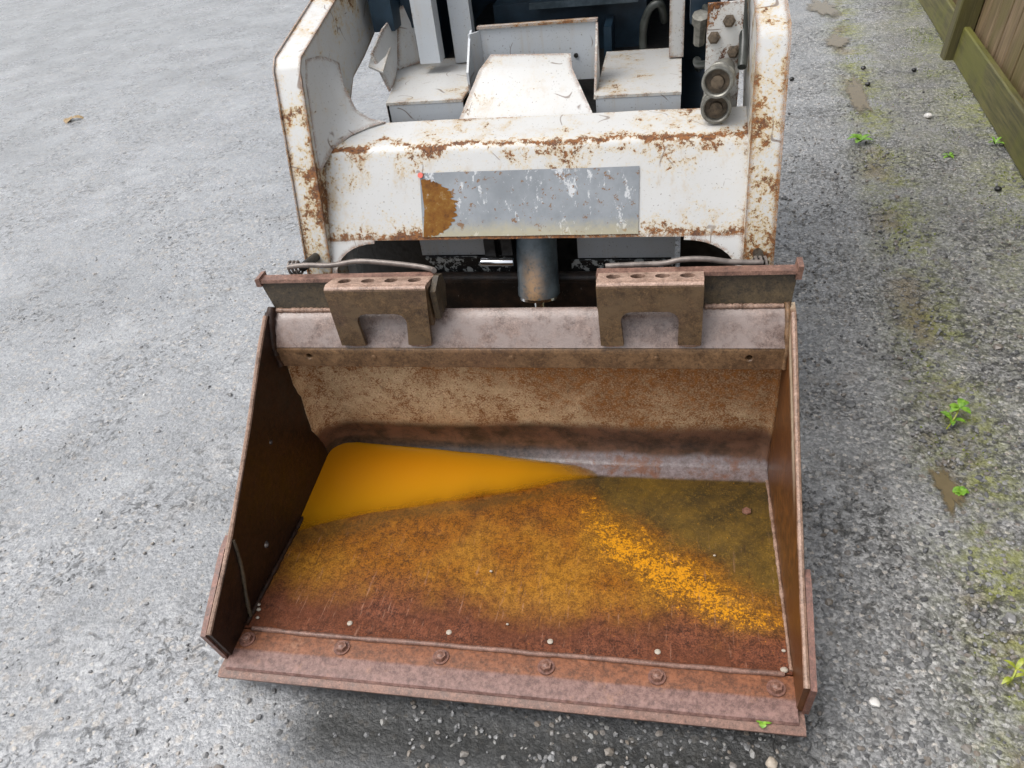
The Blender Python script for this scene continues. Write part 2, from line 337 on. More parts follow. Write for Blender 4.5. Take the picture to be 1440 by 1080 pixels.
def leafm(name, a, b):
    t = NT(name); n1 = t.noise(120, 3); c = t.mix(t.step(n1, .3, .7), a, b)
    M[name] = t.done(c, .45); t.p.inputs['Subsurface Weight'].default_value = .0
leafm('leaf_green', (.07, .19, .012), (.20, .36, .03)); leafm('leaf_yellow', (.20, .25, .02), (.36, .38, .05))
leafm('leaf_dead', (.14, .08, .03), (.42, .30, .14)); leafm('moss_tuft', (.09, .13, .012), (.25, .30, .03))
plain('pellet_black', (.012, .012, .012), .35); plain('pebble_white', (.6, .58, .55), .4)

# turbid rust water: cloudier where it is deeper
t = NT('rust_water'); at = t.n('Attribute', attribute_name='depth'); dep = at.outputs['Fac']
a = t.m2('SUBTRACT', 1.0, t.m2('EXPONENT', t.mul(dep, -240.0)))
n1 = t.noise(6, 3)
col = t.mix(t.step(dep, .003, .03), (.48, .21, .006), (.55, .205, .005))
df = t.n('BsdfDiffuse'); t.put(df.inputs[0], col)
tr = t.n('BsdfTransparent'); tr.inputs[0].default_value = (1, .93, .75, 1)
mx = t.n('MixShader'); t.link(a, mx.inputs[0]); t.link(tr.outputs[0], mx.inputs[1]); t.link(df.outputs[0], mx.inputs[2])
gl = t.n('BsdfGlossy'); gl.inputs['Roughness'].default_value = .025
fr = t.n('Fresnel'); fr.inputs['IOR'].default_value = 1.33
m3 = t.n('MixShader'); t.link(fr.outputs[0], m3.inputs[0]); t.link(mx.outputs[0], m3.inputs[1]); t.link(gl.outputs[0], m3.inputs[2])
t.link(m3.outputs[0], t.out.inputs['Surface']); M['rust_water'] = t.m
def muddy():
    t = NT('muddy_water'); at = t.n('Attribute', attribute_name='depth'); n1 = t.noise(40, 4, .7)
    a = t.step(t.add(at.outputs['Fac'], t.mul(t.m2('SUBTRACT', n1, .5), .9)), .05, .55)
    t.done(t.mix(n1, (.085, .062, .026), (.16, .12, .055)), .12); t.put(t.p.inputs['Alpha'], a); M['muddy_water'] = t.m
muddy()

# ------------------------------------------------------------------ mesh helpers
bpy_new = bpy.data.objects.new
def tag(o, label=None, cat=None, group=None, kind=None):
    for k, v in (('label', label), ('category', cat), ('group', group), ('kind', kind)):
        if v: o[k] = v
    return o
def empty(name, loc, **kw):
    o = bpy_new(name, None); COL.objects.link(o); o.location = loc; o.empty_display_size = .1
    bpy.context.view_layer.update(); return tag(o, **kw)
def link(name, me, mat, parent=None, loc=None):
    o = bpy_new(name, me); COL.objects.link(o)
    if mat and not me.materials: me.materials.append(M[mat])
    if loc: o.location = loc
    if parent:
        o.parent = parent
        o.matrix_parent_inverse = parent.matrix_world.inverted() if parent.type == 'EMPTY' and not parent.get('local') else Matrix()
    return o
def frombm(name, bm, mat, parent=None, smooth=False, loc=None, bevel=0, seg=2):
    if bevel:
        es = [e for e in bm.edges if len(e.link_faces) == 2 and e.calc_face_angle(0) > .5]
        bmesh.ops.bevel(bm, geom=es, offset=bevel, segments=seg, affect='EDGES', profile=.5, clamp_overlap=True)
    bmesh.ops.recalc_face_normals(bm, faces=bm.faces)
    me = bpy.data.meshes.new(name); bm.to_mesh(me); bm.free()
    if smooth:
        for p in me.polygons: p.use_smooth = True
        me.set_sharp_from_angle(angle=radians(38))
    return link(name, me, mat, parent, loc)
def prism_bm(poly, axis, a, b, bm=None):
    """extrude a closed 2D polygon along an axis; poly coords are the two other axes in xyz order"""
    bm = bm or bmesh.new()
    def P(u, v, w): return (w, u, v) if axis == 'x' else ((u, w, v) if axis == 'y' else (u, v, w))
    lo = [bm.verts.new(P(u, v, a)) for u, v in poly]; hi = [bm.verts.new(P(u, v, b)) for u, v in poly]
    bm.faces.new(lo); bm.faces.new(hi[::-1])
    for i in range(len(poly)):
        j = (i+1) % len(poly); bm.faces.new((lo[i], lo[j], hi[j], hi[i]))
    return bm
def prism(name, poly, axis, a, b, mat, parent, bevel=.003, smooth=True, cutters=None):
    o = frombm(name, prism_bm(poly, axis, a, b), mat, parent, smooth, bevel=0 if cutters else bevel)
    if cutters: cut(o, cutters, bevel)
    return o
def box(name, lo, hi, mat, parent, bevel=.003):
    return prism(name, [(lo[0], lo[1]), (hi[0], lo[1]), (hi[0], hi[1]), (lo[0], hi[1])], 'z', lo[2], hi[2], mat, parent, bevel)
def cut(o, cutters, bevel=0):
    """subtract the cutter bmeshes for good; nothing of the cutters stays in the scene"""
    cs = []
    for bm in cutters:
        bmesh.ops.recalc_face_normals(bm, faces=bm.faces)
        me = bpy.data.meshes.new('cut'); bm.to_mesh(me); bm.free(); c = bpy_new('cut', me); COL.objects.link(c); cs.append(c)
        md = o.modifiers.new('b', 'BOOLEAN'); md.object = c; md.operation = 'DIFFERENCE'; md.solver = 'EXACT'
    dg = bpy.context.evaluated_depsgraph_get(); me = bpy.data.meshes.new_from_object(o.evaluated_get(dg))
    o.modifiers.clear(); old = o.data; o.data = me; bpy.data.meshes.remove(old)
    for c in cs: m_ = c.data; bpy.data.objects.remove(c); bpy.data.meshes.remove(m_)
    if bevel:
        bm = bmesh.new(); bm.from_mesh(me)
        bmesh.ops.dissolve_limit(bm, angle_limit=.02, verts=bm.verts, edges=bm.edges)
        es = [e for e in bm.edges if len(e.link_faces) == 2 and e.calc_face_angle(0) > .6]
        bmesh.ops.bevel(bm, geom=es, offset=bevel, segments=1, affect='EDGES', clamp_overlap=True)
        bm.to_mesh(me); bm.free()
    for p in me.polygons: p.use_smooth = True
    me.set_sharp_from_angle(angle=radians(35))
def cyl_bm(p0, p1, r0, r1=None, seg=20, bm=None):
    bm = bm or bmesh.new(); p0, p1 = Vector(p0), Vector(p1); ax = (p1-p0); L = ax.length
    mt = Matrix.Translation((p0+p1)/2) @ ax.to_track_quat('Z', 'Y').to_matrix().to_4x4()
    bmesh.ops.create_cone(bm, cap_ends=True, segments=seg, radius1=r0, radius2=r1 if r1 is not None else r0, depth=L, matrix=mt)
    return bm
def cyl(name, p0, p1, r, mat, parent, r1=None, seg=24, bevel=.002):
    return frombm(name, cyl_bm(p0, p1, r, r1, seg), mat, parent, True, bevel=bevel)
def tube(name, pts, r, mat, parent, seg=10, sub=6, jitter=0):
    """round bar swept through points (Catmull-Rom)"""
    P = [Vector(p) for p in pts]; Q = []
    for i in range(len(P)-1):
        a, b, c, dd = P[max(i-1, 0)], P[i], P[i+1], P[min(i+2, len(P)-1)]
        for k in range(sub):
            s = k/sub
            Q.append(.5*((2*b)+(c-a)*s+(2*a-5*b+4*c-dd)*s*s+(3*b-a-3*c+dd)*s**3))
    Q.append(P[-1]); bm = bmesh.new(); rings = []
    up = Vector((0, 0, 1))
    for i, q_ in enumerate(Q):
        tg = (Q[min(i+1, len(Q)-1)]-Q[max(i-1, 0)]).normalized()
        sx = tg.cross(up); sx = sx.normalized() if sx.length > 1e-4 else Vector((1, 0, 0)); sy = sx.cross(tg)
        rr = r[i*len(r)//len(Q)] if isinstance(r, (list, tuple)) else r
        rr *= 1+jitter*(random.random()-.5)
        rings.append([bm.verts.new(q_+sx*cos(2*pi*k/seg)*rr+sy*sin(2*pi*k/seg)*rr) for k in range(seg)])
    for a, b in zip(rings, rings[1:]):
        for k in range(seg): bm.faces.new((a[k], a[(k+1) % seg], b[(k+1) % seg], b[k]))
    bm.faces.new(rings[0]); bm.faces.new(rings[-1][::-1])
    return frombm(name, bm, mat, parent, True)
def lathe(name, prof, p0, axis, mat, parent, seg=28):
    """revolve (distance along axis, radius) profile"""
    ax = Vector(axis).normalized(); rot = ax.to_track_quat('Z', 'Y').to_matrix(); p0 = Vector(p0); bm = bmesh.new(); rings = []
    for dd, r in prof:
        rings.append([bm.verts.new(p0+rot@Vector((cos(2*pi*k/seg)*r, sin(2*pi*k/seg)*r, dd))) for k in range(seg)])
    for a, b in zip(rings, rings[1:]):
        for k in range(seg): bm.faces.new((a[k], a[(k+1) % seg], b[(k+1) % seg], b[k]))
    bm.faces.new(rings[0]); bm.faces.new(rings[-1][::-1])
    return frombm(name, bm, mat, parent, True)
def sheet(name, quadgrid, thick, mat, parent):
    """thickened grid of points quadgrid[i][j]"""
    bm = bmesh.new(); V = [[bm.verts.new(p) for p in row] for row in quadgrid]
    for i in range(len(V)-1):
        for j in range(len(V[0])-1): bm.faces.new((V[i][j], V[i+1][j], V[i+1][j+1], V[i][j+1]))
    bmesh.ops.recalc_face_normals(bm, faces=bm.faces)
    bmesh.ops.solidify(bm, geom=bm.faces[:], thickness=thick)
    return frombm(name, bm, mat, parent, True)
def fbm(x, y, z=0): return mnoise.fractal(Vector((x, y, z)), 1.0, 2.0, 4)

# ------------------------------------------------------------------ ground
def axis_pts(lo, hi, st, far, grow=1.25):
    v = list(np.arange(lo, hi+1e-6, st)); s_ = st; a, b = lo, hi; L, R_ = [], []
    while a > -far: s_ *= grow; a -= s_; L.append(a)
    s_ = st
    while b < far: s_ *= grow; b += s_; R_.append(b)
    return np.array(L[::-1]+v+R_)
gx = axis_pts(-2.4, 1.9, .022, 60); gy = axis_pts(-.6, 4.4, .022, 60)
GX, GY = np.meshgrid(gx, gy)
gz = np.zeros_like(GX)
for i in range(GX.shape[0]):
    for j in range(GX.shape[1]):
        x, y = GX[i, j], GY[i, j]
        if -2.6 < x < 2.1 and -.8 < y < 4.8:
            dd = x-(.92+.075*y)
            gz[i, j] = .004*mnoise.noise(Vector((x*6, y*6, 0)))+.0035*mnoise.noise(Vector((x*17, y*17, 3)))+.0025*mnoise.noise(Vector((x*41, y*41, 5))) \
                - .008*exp(-(dd/.05)**2)*(0.5+mnoise.noise(Vector((x*3, y*3, 9))))
gz = np.minimum(gz, .004)
nx, ny = len(gx), len(gy)
V = np.stack([GX.ravel(), GY.ravel(), gz.ravel()], 1)
ii = np.arange(nx*ny).reshape(ny, nx)
F = np.stack([ii[:-1, :-1].ravel(), ii[:-1, 1:].ravel(), ii[1:, 1:].ravel(), ii[1:, :-1].ravel()], 1)
me = bpy.data.meshes.new('ground'); me.from_pydata(V.tolist(), [], F.tolist())
me.polygons.foreach_set('use_smooth', np.ones(len(F), bool))
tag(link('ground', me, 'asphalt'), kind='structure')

ICO_V = []; ICO_F = [(0,11,5),(0,5,1),(0,1,7),(0,7,10),(0,10,11),(1,5,9),(5,11,4),(11,10,2),(10,7,6),(7,1,8),(3,9,4),(3,4,2),(3,2,6),(3,6,8),(3,8,9),(4,9,5),(2,4,11),(6,2,10),(8,6,7),(9,8,1)]
ph = (1+5**.5)/2
ICO_V = np.array([(-1,ph,0),(1,ph,0),(-1,-ph,0),(1,-ph,0),(0,-1,ph),(0,1,ph),(0,-1,-ph),(0,1,-ph),(ph,0,-1),(ph,0,1),(-ph,0,-1),(-ph,0,1)])/np.hypot(1, ph)
ICO_F = np.array(ICO_F)
def chips(name, pos, size, mat, flat=(.45, .7), sink=.35):
    n_ = len(pos); sc = size[:, None]*np.stack([np.ones(n_), rng.uniform(.55, 1, n_), rng.uniform(*flat, n_)], 1)
    v = ICO_V[None]*rng.uniform(.72, 1.2, (n_, 12, 1))*sc[:, None, :]
    a = rng.uniform(0, 2*pi, n_); ca, sa = np.cos(a)[:, None], np.sin(a)[:, None]
    tl = rng.normal(0, .25, n_)[:, None]
    x, y, z = v[..., 0]*ca-v[..., 1]*sa, v[..., 0]*sa+v[..., 1]*ca, v[..., 2]+v[..., 0]*tl
    v = np.stack([x+pos[:, :1], y+pos[:, 1:2], z+(size*rng.uniform(-sink, .15, n_))[:, None]], 2)
    f_ = (ICO_F[None]+(np.arange(n_)*12)[:, None, None]).reshape(-1, 3)
    me = bpy.data.meshes.new(name); me.from_pydata(v.reshape(-1, 3).tolist(), [], f_.tolist())
    return link(name, me, mat)
N = 26000
px = rng.uniform(-.75, 1.75, N); py = -.35+4.2*rng.power(.75, N)*rng.uniform(0, 1, N)**.6
keep = rng.uniform(0, 1, N) < np.clip((px-.075*py+.35)/.8, .06, 1)
pos = np.stack([px, py], 1)[keep]
tag(chips('loose_chippings', pos, rng.gamma(5, .00085, len(pos))+.001, 'stone_chips'), 'dark stone chippings bedded in the damp asphalt beside the bucket', 'chippings', kind='stuff')
N = 5000
px = rng.uniform(-2.2, .5, N); py = -.35+3.2*rng.uniform(0, 1, N)**1.5
keep = ~((py < .08) & (px > -.42))
pos = np.stack([px, py], 1)[keep]; N = len(pos)
tag(chips('pale_chippings', pos, rng.gamma(5, .0007, N)+.001, 'pale_chips', sink=.5), 'pale stone chippings bedded in the worn asphalt on the open side', 'chippings', kind='stuff')

# ------------------------------------------------------------------ bucket
bk = empty('loader_bucket', (0, .35, 0), label='rusty open steel bucket lowered on the asphalt in front of the loader', cat='bucket')
prof = [(.094, .084), (.20, .082), (.30, .078), (.40, .073), (.50, .066), (.56, .062), (.595, .060), (.622, .064), (.643, .076), (.655, .095), (.658, .118),
        (.654, .145), (.644, .18), (.634, .22), (.625, .27), (.618, .33), (.614, .39), (.612, .45)]
def resample(P, n_):
    P = np.array(P); s_ = np.r_[0, np.cumsum(np.hypot(*np.diff(P, axis=0).T))]; u_ = np.linspace(0, s_[-1], n_)
    return np.stack([np.interp(u_, s_, P[:, 0]), np.interp(u_, s_, P[:, 1])], 1)
PR = resample(prof, 80)
def floor_z(x, y):      # inner floor surface under the water
    return float(np.interp(y, [p[0] for p in prof[:10]], [p[1] for p in prof[:10]]))
XS = np.linspace(-.549, .549, 90)
grid = []
for x in XS:
    row = []
    for k, (y, z) in enumerate(PR):
        dn = .0028*fbm(x*3.1, k*.05, 2)+.0012*fbm(x*11, k*.2, 7)
        dn -= .010*exp(-((x-.30)/.16)**2-((z-.15)/.05)**2) if y > .6 else 0    # a dent low in the back wall
        on_floor = y < .6
        row.append((x, y if on_floor else y+dn, z+dn if on_floor else z))
    grid.append(row)
sheet('shell', grid, -.008, 'rust_shell', bk)
sideL = [(.034, .068), (.016, .172), (.175, .262), (.374, .400), (.500, .497), (.575, .548), (.606, .552), (.632, .45), (.640, .32), (.672, .16), (.672, .09), (.64, .052), (.60, .046), (.30, .060), (.10, .066)]
holes = [cyl_bm((-.60, .262, .150), (-.50, .262, .150), .0085, seg=14), cyl_bm((-.60, .415, .318), (-.50, .415, .318), .006, seg=12)]
prism('side_plate', sideL, 'x', -.561, -.550, 'rust_side_shaded', bk, bevel=.0015, cutters=holes)
sideR = [(y, z) for y, z in sideL]
o = prism('side_plate', sideR, 'x', .550, .560, 'rust_right', bk, bevel=.002)
def edge_strip(side):   # worn bright rim along the sloping free edge of a side plate
    pts = [(.016, .172), (.175, .262), (.374, .400), (.500, .497), (.575, .548)]
    x = -.5557 if side < 0 else .5553
    return tube('rim', [(x, y, z) for y, z in pts], .0054, 'rust_rim', bk, seg=8, sub=4, jitter=.15)
edge_strip(-1); edge_strip(1)
cutter = [(.030, .066), (.012, .172), (.160, .256), (.192, .262), (.185, .215), (.135, .066)]
for s in (-1, 1):
    a, b = ((-.573, -.5615) if s < 0 else (.5605, .571))
    prism('side_cutter', cutter, 'x', a, b, 'rust_cutter', bk, bevel=.002)
tube('weld_bead', [(-.548, .180, .262), (-.547, .165, .20), (-.546, .135, .13), (-.545, .12, .088)], .0040, 'rust_wing', bk, jitter=.5)
tube('weld_bead', [(-.546, y, floor_z(0, y)+.001) for y in np.linspace(.10, .60, 12)], .0055, 'rust_side_shaded', bk, jitter=.6)
tube('weld_bead', [(.547, y, floor_z(0, y)+.001) for y in np.linspace(.10, .60, 12)], .0038, 'rust_rim', bk, jitter=.5)
# cutting edge: a bevelled wear strip bolted over the base blade
prism('base_blade', [(.11, .050), (.11, .0635), (.004, .0635), (-.006, .057), (-.004, .050)], 'x', -.571, .564, 'rust_edge', bk, bevel=.0015)
prism('wear_strip', [(.092, .0655), (.092, .0805), (.045, .0805), (.010, .0705), (.007, .0655)], 'x', -.556, .552, 'rust_blade', bk, bevel=.0012)
tube('floor_edge', [(x, .0925+.0012*random.uniform(-1, 1), .0825) for x in np.linspace(-.53, .535, 24)], .0052, 'rust_edge', bk, sub=3, jitter=.25)
bolt0 = None
bmz = bmesh.new()
cyl_bm((0, 0, .003), (0, 0, .011), .0125, .0115, seg=6, bm=bmz)
for k in range(1): bmesh.ops.create_uvsphere(bmz, u_segments=10, v_segments=5, radius=.0085, matrix=Matrix.Translation((0, 0, .0085)) @ Matrix.Diagonal((1, 1, .6, 1)))
bolt0 = frombm('bolt', bmz, 'bolt_rust', bk, True, loc=(-.530, .068, .0805))
wsh = frombm('washer', cyl_bm((0, 0, 0), (0, 0, .003), .0165, seg=18), 'rust_cutter', bolt0, True)
for x, y in ((-.319, .068), (-.11, .067), (.1, .066), (.308, .066), (.518, .065)):
    o = link('bolt', bolt0.data, None, bk, (x, y, .0805)); o.rotation_euler[2] = random.uniform(0, 1); link('washer', wsh.data, None, o)
o = link('bolt', bolt0.data, None, bk, (.494, .498, .0665)); o.scale = (.85, .85, .4)
bmz = bmesh.new(); bmesh.ops.create_uvsphere(bmz, u_segments=10, v_segments=6, radius=.006, matrix=Matrix.Diagonal((1, 1, .35, 1)))
pl0 = frombm('hole_plug', bmz, 'pale_plug', bk, True, loc=(-.321, .124, .0845))
for x, y in ((-.106, .122), (.101, .120), (.308, .117)): link('hole_plug', pl0.data, None, bk, (x, y, .0845))
for x, y, s in ((-.535, .138, .9), (-.541, .15, .8), (-.528, .118, .7), (.535, .10, 1.2), (.538, .14, .7), (.01, .15, .5), (-.05, .28, .6), (.42, .36, .5)):
    o = link('mud_crumb', pl0.data, None, bk, (x, y, floor_z(x, y)+.003)); o.scale = (s, s*.8, s*1.6)
# top rail of the back
prism('front_band', [(.552, .426), (.551, .476), (.558, .479), (.600, .479), (.606, .426)], 'x', -.549, .546, 'rust_band', bk, bevel=.0025,
      cutters=[cyl_bm((x, .54, .456), (x, .575, .456), .006, seg=12) for x in (-.470, .478)])
prism('top_rail', [(.5525, .4795), (.559, .490), (.572, .514), (.585, .531), (.596, .542), (.606, .544), (.622, .535), (.622, .4795)], 'x', -.549, .546, 'rail_metal', bk, bevel=.002)
for x in (-.315, -.005, .297):
    cyl('band_plug', (x, .5525, .455), (x, .5495, .455), .006, 'rust_band', bk, seg=12, bevel=.001)
tube('weld_bead', [(x, .6015, .5465) for x in np.linspace(-.54, -.385, 16)], .0055, 'rust_rim', bk, sub=3, jitter=.4)
tube('weld_bead', [(x, .6015, .5465) for x in np.linspace(.39, .54, 16)], .0055, 'rust_rim', bk, sub=3, jitter=.4)
tube('weld_bead', [(-.549, .553, .43), (-.551, .556, .48), (-.550, .575, .525), (-.549, .60, .556)], .009, 'rust_side_shaded', bk, jitter=.5)
tube('weld_bead', [(.546, .553, .43), (.548, .556, .48), (.547, .575, .525), (.546, .60, .556)], .006, 'rust_band', bk, jitter=.4)
# attachment wings
def wing(x0, x1, xt0, xt1):
    bm = bmesh.new(); A = [(x0, .602, .540), (x1, .602, .540), (xt1, .616, .6135), (xt0, .616, .6135)]
    fr_ = [bm.verts.new(p) for p in A]; bc = [bm.verts.new((p[0], p[1]+.012, p[2]-.003)) for p in A]
    bm.faces.new(fr_); bm.faces.new(bc[::-1])
    for i in range(4): j = (i+1) % 4; bm.faces.new((fr_[i], fr_[j], bc[j], bc[i]))
    return frombm('mounting_plate', bm, 'rust_wing', bk, True, bevel=.002)
wing(-.540, -.150, -.566, -.150); wing(.176, .552, .176, .561)
prism('plate_rim', [(.606, .614), (.630, .614), (.630, .6215), (.608, .6215)], 'x', -.568, -.160, 'rust_edge', bk, bevel=.003)
prism('plate_rim', [(.606, .614), (.630, .614), (.630, .6215), (.608, .6215)], 'x', .178, .563, 'rust_edge', bk, bevel=.003)
prism('rim_end', [(-.5695, .606), (-.558, .606), (-.558, .627), (-.5695, .624)], 'y', .605, .640, 'rust_edge', bk, bevel=.002)
prism('rim_end', [(.556, .604), (.5665, .604), (.569, .632), (.559, .632)], 'y', .603, .640, 'rust_edge', bk, bevel=.002)
def bracket(x0, x1, ax0, ax1, taper):
    rc = []
    def arc(cx, cz, a0, a1, r_): return [(cx+r_*cos(a0+(a1-a0)*k_/5), cz+r_*sin(a0+(a1-a0)*k_/5)) for k_ in range(6)]
    front = [(x0, .630), (x1, .630), (x1-taper, .492), (ax1-taper*.6, .492)] + arc(ax1-.022, .549, 0, pi/2, .022) + arc(ax0+.022, .549, pi/2, pi, .022) + [(ax0+.004, .490), (x0+.003, .490)]
    fr_ = prism('hook', front, 'y', .546, .556, 'rust_bracket', bk, bevel=.0022)
    hl = []
    for k_ in range(4):
        b_ = cyl_bm((0, 0, .58), (0, 0, .68), .0145, seg=20)
        bmesh.ops.transform(b_, matrix=Matrix.Translation((x0+(x1-x0)*(k_+.66)/4.3, .583, 0)) @ Matrix.Diagonal((1.0, .95, 1, 1)), verts=b_.verts); hl.append(b_)
    prism('hook_top', [(.5565, .6245), (.5565, .6350), (.562, .6355), (.607, .6245), (.607, .6155)], 'x', x0, x1, 'rust_bracket_top', fr_, bevel=.0010, cutters=hl)
    tube('hook_bend', [(x0+.001, .5535, .6275), ((x0+x1)/2, .5535, .6275), (x1-.001, .5535, .6275)], .0076, 'rust_bracket_top', fr_, seg=12)
    for xx in (x0+.001, x1-.010):
        prism('hook_side', [(.5565, .6235), (.5565, .535), (.598, .550), (.606, .6145)], 'x', xx, xx+.008, 'rust_bracket', fr_, bevel=.0015)
    for a, b in ((x0+.005, ax0+.002), (ax1-taper*.6+.002, x1-taper-.002)):
        tube('foot_weld', [(a, .5555, .491), ((a+b)/2, .554, .489), (b, .5555, .491)], .0062, 'rust_rim', fr_, seg=8, jitter=.3)
bracket(-.382, -.160, -.327, -.217, .014)
bracket(.183, .386, .228, .340, .002)
prism('end_gusset', [(.560, .615), (.5625, .548), (.612, .550), (.632, .59), (.622, .622), (.60, .630)], 'x', -.158, -.146, 'rust_wing', bk, bevel=.003)
# silt dried into the back corners
def corner_mud(s, a0, b0):
    g_ = []
    for i, z in enumerate(np.linspace(.425, .072, 22)):
        f_ = i/21; a = a0*(.55+.6*f_)*(1+.25*fbm(z*12, s, 1)); b = b0*(.45+.75*f_)*(1+.3*fbm(z*9, s, 4)); row = []
        yb = float(np.interp(z, [p[1] for p in prof[8:]], [p[0] for p in prof[8:]]))+.002
        if f_ > .80: a *= 1-.9*(f_-.8)/.2*.5; b *= 1-.9*(f_-.8)/.2*.5
        for k in range(13):
            th = k/12*pi/2
            row.append((s*(.5505-b*(1-sin(th))*1.0), yb-a*(1-cos(th))+.0015*fbm(z*60, k*.8, 3), z+.002*fbm(k*.7, z*40, 8)))
        g_.append(row)
    return sheet('dried_silt', g_, .003, 'rust_shell', bk)
corner_mud(-1, .060, .085); corner_mud(1, .022, .030)

# ------------------------------------------------------------------ rust water pooled in the low back corner
# surface plane through front contact, right tip and back corner
def wz(x, y): return WA+WB*x+WC*y
wx = np.linspace(-.5492, .16, 110); wy = np.linspace(.34, .665, 70)
def wall_y(z): return float(np.interp(z, [.060, .064, .076, .095, .118, .145], [.598, .622, .643, .655, .658, .654]))
V, F, D = [], [], []
idx = {}
for i, x in enumerate(wx):
    for j, y in enumerate(wy):
        dep = wz(x, y)-floor_z(x, min(y, .655))+.0016*fbm(x*9, y*9, 5)
        idx[i, j] = len(V); V.append((x, y, wz(x, y))); D.append(dep)
for i in range(len(wx)-1):
    for j in range(len(wy)-1):
        q4 = [idx[i, j], idx[i+1, j], idx[i+1, j+1], idx[i, j+1]]
        if max(D[k] for k in q4) > 0 and min(D[k] for k in q4) > -.004:
            F.append(q4)
used = sorted({k for f_ in F for k in f_}); re_ = {k: n_ for n_, k in enumerate(used)}
me = bpy.data.meshes.new('rust_water'); me.from_pydata([V[k] for k in used], [], [[re_[k] for k in f_] for f_ in F])
at = me.attributes.new('depth', 'FLOAT', 'POINT'); at.data.foreach_set('value', [max(D[k], 0) for k in used])
for p in me.polygons: p.use_smooth = True
wo = link('rain_water', me, 'rust_water')
tag(wo, 'murky orange rainwater pooled in the back corner of the bucket', 'puddle')

# ------------------------------------------------------------------ loader
ld = empty('skid_loader', (0, 1.2, 0), label='small white skid-steer loader with chipped rusty paint behind the bucket', cat='loader')
arm = [(.700, .47), (.722, .58), (.830, .985), (.850, 1.005), (1.08, 1.055), (2.05, 1.30), (2.05, 1.14), (1.20, .905), (1.10, .885), (1.035, .83), (.985, .76), (.93, .66), (.86, .50)]
for x0, x1 in ((-.500, -.442), (.470, .528)):
    a_ = frombm('lift_arm', prism_bm(arm, 'x', x0, x1), 'arm_paint', ld, True, bevel=.006, seg=3)
# rolled edge strips on the arm fronts
for x0, x1 in ((-.5025, -.4995), (.5275, .5305)):
    prism('arm_edge', [(.698, .47), (.719, .58), (.827, .988), (.849, 1.009), (1.08, 1.059), (2.05, 1.304), (2.05, 1.28), (1.085, 1.04), (.86, .99), (.842, .975), (.735, .575), (.714, .47)], 'x', x0, x1, 'arm_paint', ld, bevel=.001)
# cross member between the arms: bent plate with a rounded top and cut-away lower edge
cp = [(.752, .628), (.768, .66), (.790, .706), (.812, .752), (.829, .785), (.836, .799), (.843, .807), (.854, .812), (.872, .816), (.900, .822), (.935, .830)]
cp = resample(cp, 34); XC = np.linspace(-.4425, .4705, 60); g_ = []
for x in XC:
    g_.append([(x, y+.0016*fbm(x*5, z*5, 1), z+.0012*fbm(x*4, y*6, 6)) for y, z in cp])
cm = sheet('cross_member', g_, .008, 'white_worn', ld)
def leg_plate(xa, xb, flip):
    # lower corners of the cross member reaching down beside the arms, with a quarter-round cut
    n_ = 8; poly = [(xa, .560), (xa, .629)]
    poly += [(xb, .629)]
    for k in range(n_+1):
        th = pi/2*k/n_
        poly.append((xb+(xa+(.012 if xb > xa else -.012)-xb)*sin(th), .622-.062*(1-cos(th))))
    bm = bmesh.new(); fr_ = []
    for x, z in poly: fr_.append((x, .752+(z-.628)*.49, z))
    v1 = [bm.verts.new(p) for p in fr_]; v2 = [bm.verts.new((p[0], p[1]+.008, p[2])) for p in fr_]
    bm.faces.new(v1); bm.faces.new(v2[::-1])
    for i in range(len(v1)): j = (i+1) % len(v1); bm.faces.new((v1[i], v1[j], v2[j], v2[i]))
    return frombm('cross_member_corner', bm, 'white_paint', ld, True)
leg_plate(-.4425, -.335, 0); leg_plate(.4705, .350, 0)
# fillet cheeks joining arms and cross member at the top
ck = [[(-.4415, .792, .775), (-.42, .845, .808), (-.39, .885, .822), (-.355, .912, .829), (-.318, .930, .8335)],
      [(-.4415, .800, .815), (-.428, .850, .832), (-.410, .885, .838), (-.385, .912, .840), (-.355, .933, .842)],
      [(-.4415, .815, .870), (-.432, .858, .868), (-.420, .895, .866), (-.402, .920, .864), (-.384, .937, .862)],
      [(-.4415, .840, .955), (-.434, .878, .945), (-.429, .908, .938), (-.420, .930, .928), (-.408, .955, .915)],
      [(-.4405, .868, .995), (-.4405, .925, .985), (-.4400, .965, .972), (-.4395, .995, .958), (-.4390, 1.03, .940)]]
sheet('arm_cheek', ck, .005, 'white_paint', ld)
# worn grey decal panel: a thin sheet lying on the cross member's face
def on_face(x, z):
    y = float(np.interp(z, [.628, .66, .706, .752, .780], [.752, .768, .790, .812, .826]))
    return (x, y+.0016*fbm(x*5, z*5, 1)-.0016, z+.0012*fbm(x*4, y*6, 6)+.0007)
def patch(name, xs, zs, mat, outline=None):
    g_ = [[on_face(x, z) for z in zs] for x in xs]
    return sheet(name, g_, .0006, mat, cm)
patch('decal', np.linspace(-.219, .256, 24), np.linspace(.634, .758, 10), 'decal_grey')
bm = bmesh.new(); pts = []                            # rust bloom where the decal's emblem was
for k in range(60):
    th = pi*k/59; x = -.217+.078*sin(th)*(1+.22*fbm(k*.9, 2)); z = .689+.056*cos(th)*(1+.12*fbm(k*.9, 7)); pts.append(on_face(x, z))
cz = on_face(-.212, .689); rr_ = [[bm.verts.new((cz[0]+(p[0]-cz[0])*f_, on_face(cz[0]+(p[0]-cz[0])*f_, cz[2]+(p[2]-cz[2])*f_)[1]-.0016, cz[2]+(p[2]-cz[2])*f_+.0007)) for p in pts] for f_ in (.02, .35, .7, 1.0)]
for ra, rb in zip(rr_, rr_[1:]):
    for k in range(len(pts)-1): bm.faces.new((ra[k], ra[k+1], rb[k+1], rb[k]))
bmesh.ops.solidify(bm, geom=bm.faces[:], thickness=.0006)
frombm('rust_bloom', bm, 'decal_rust', cm)
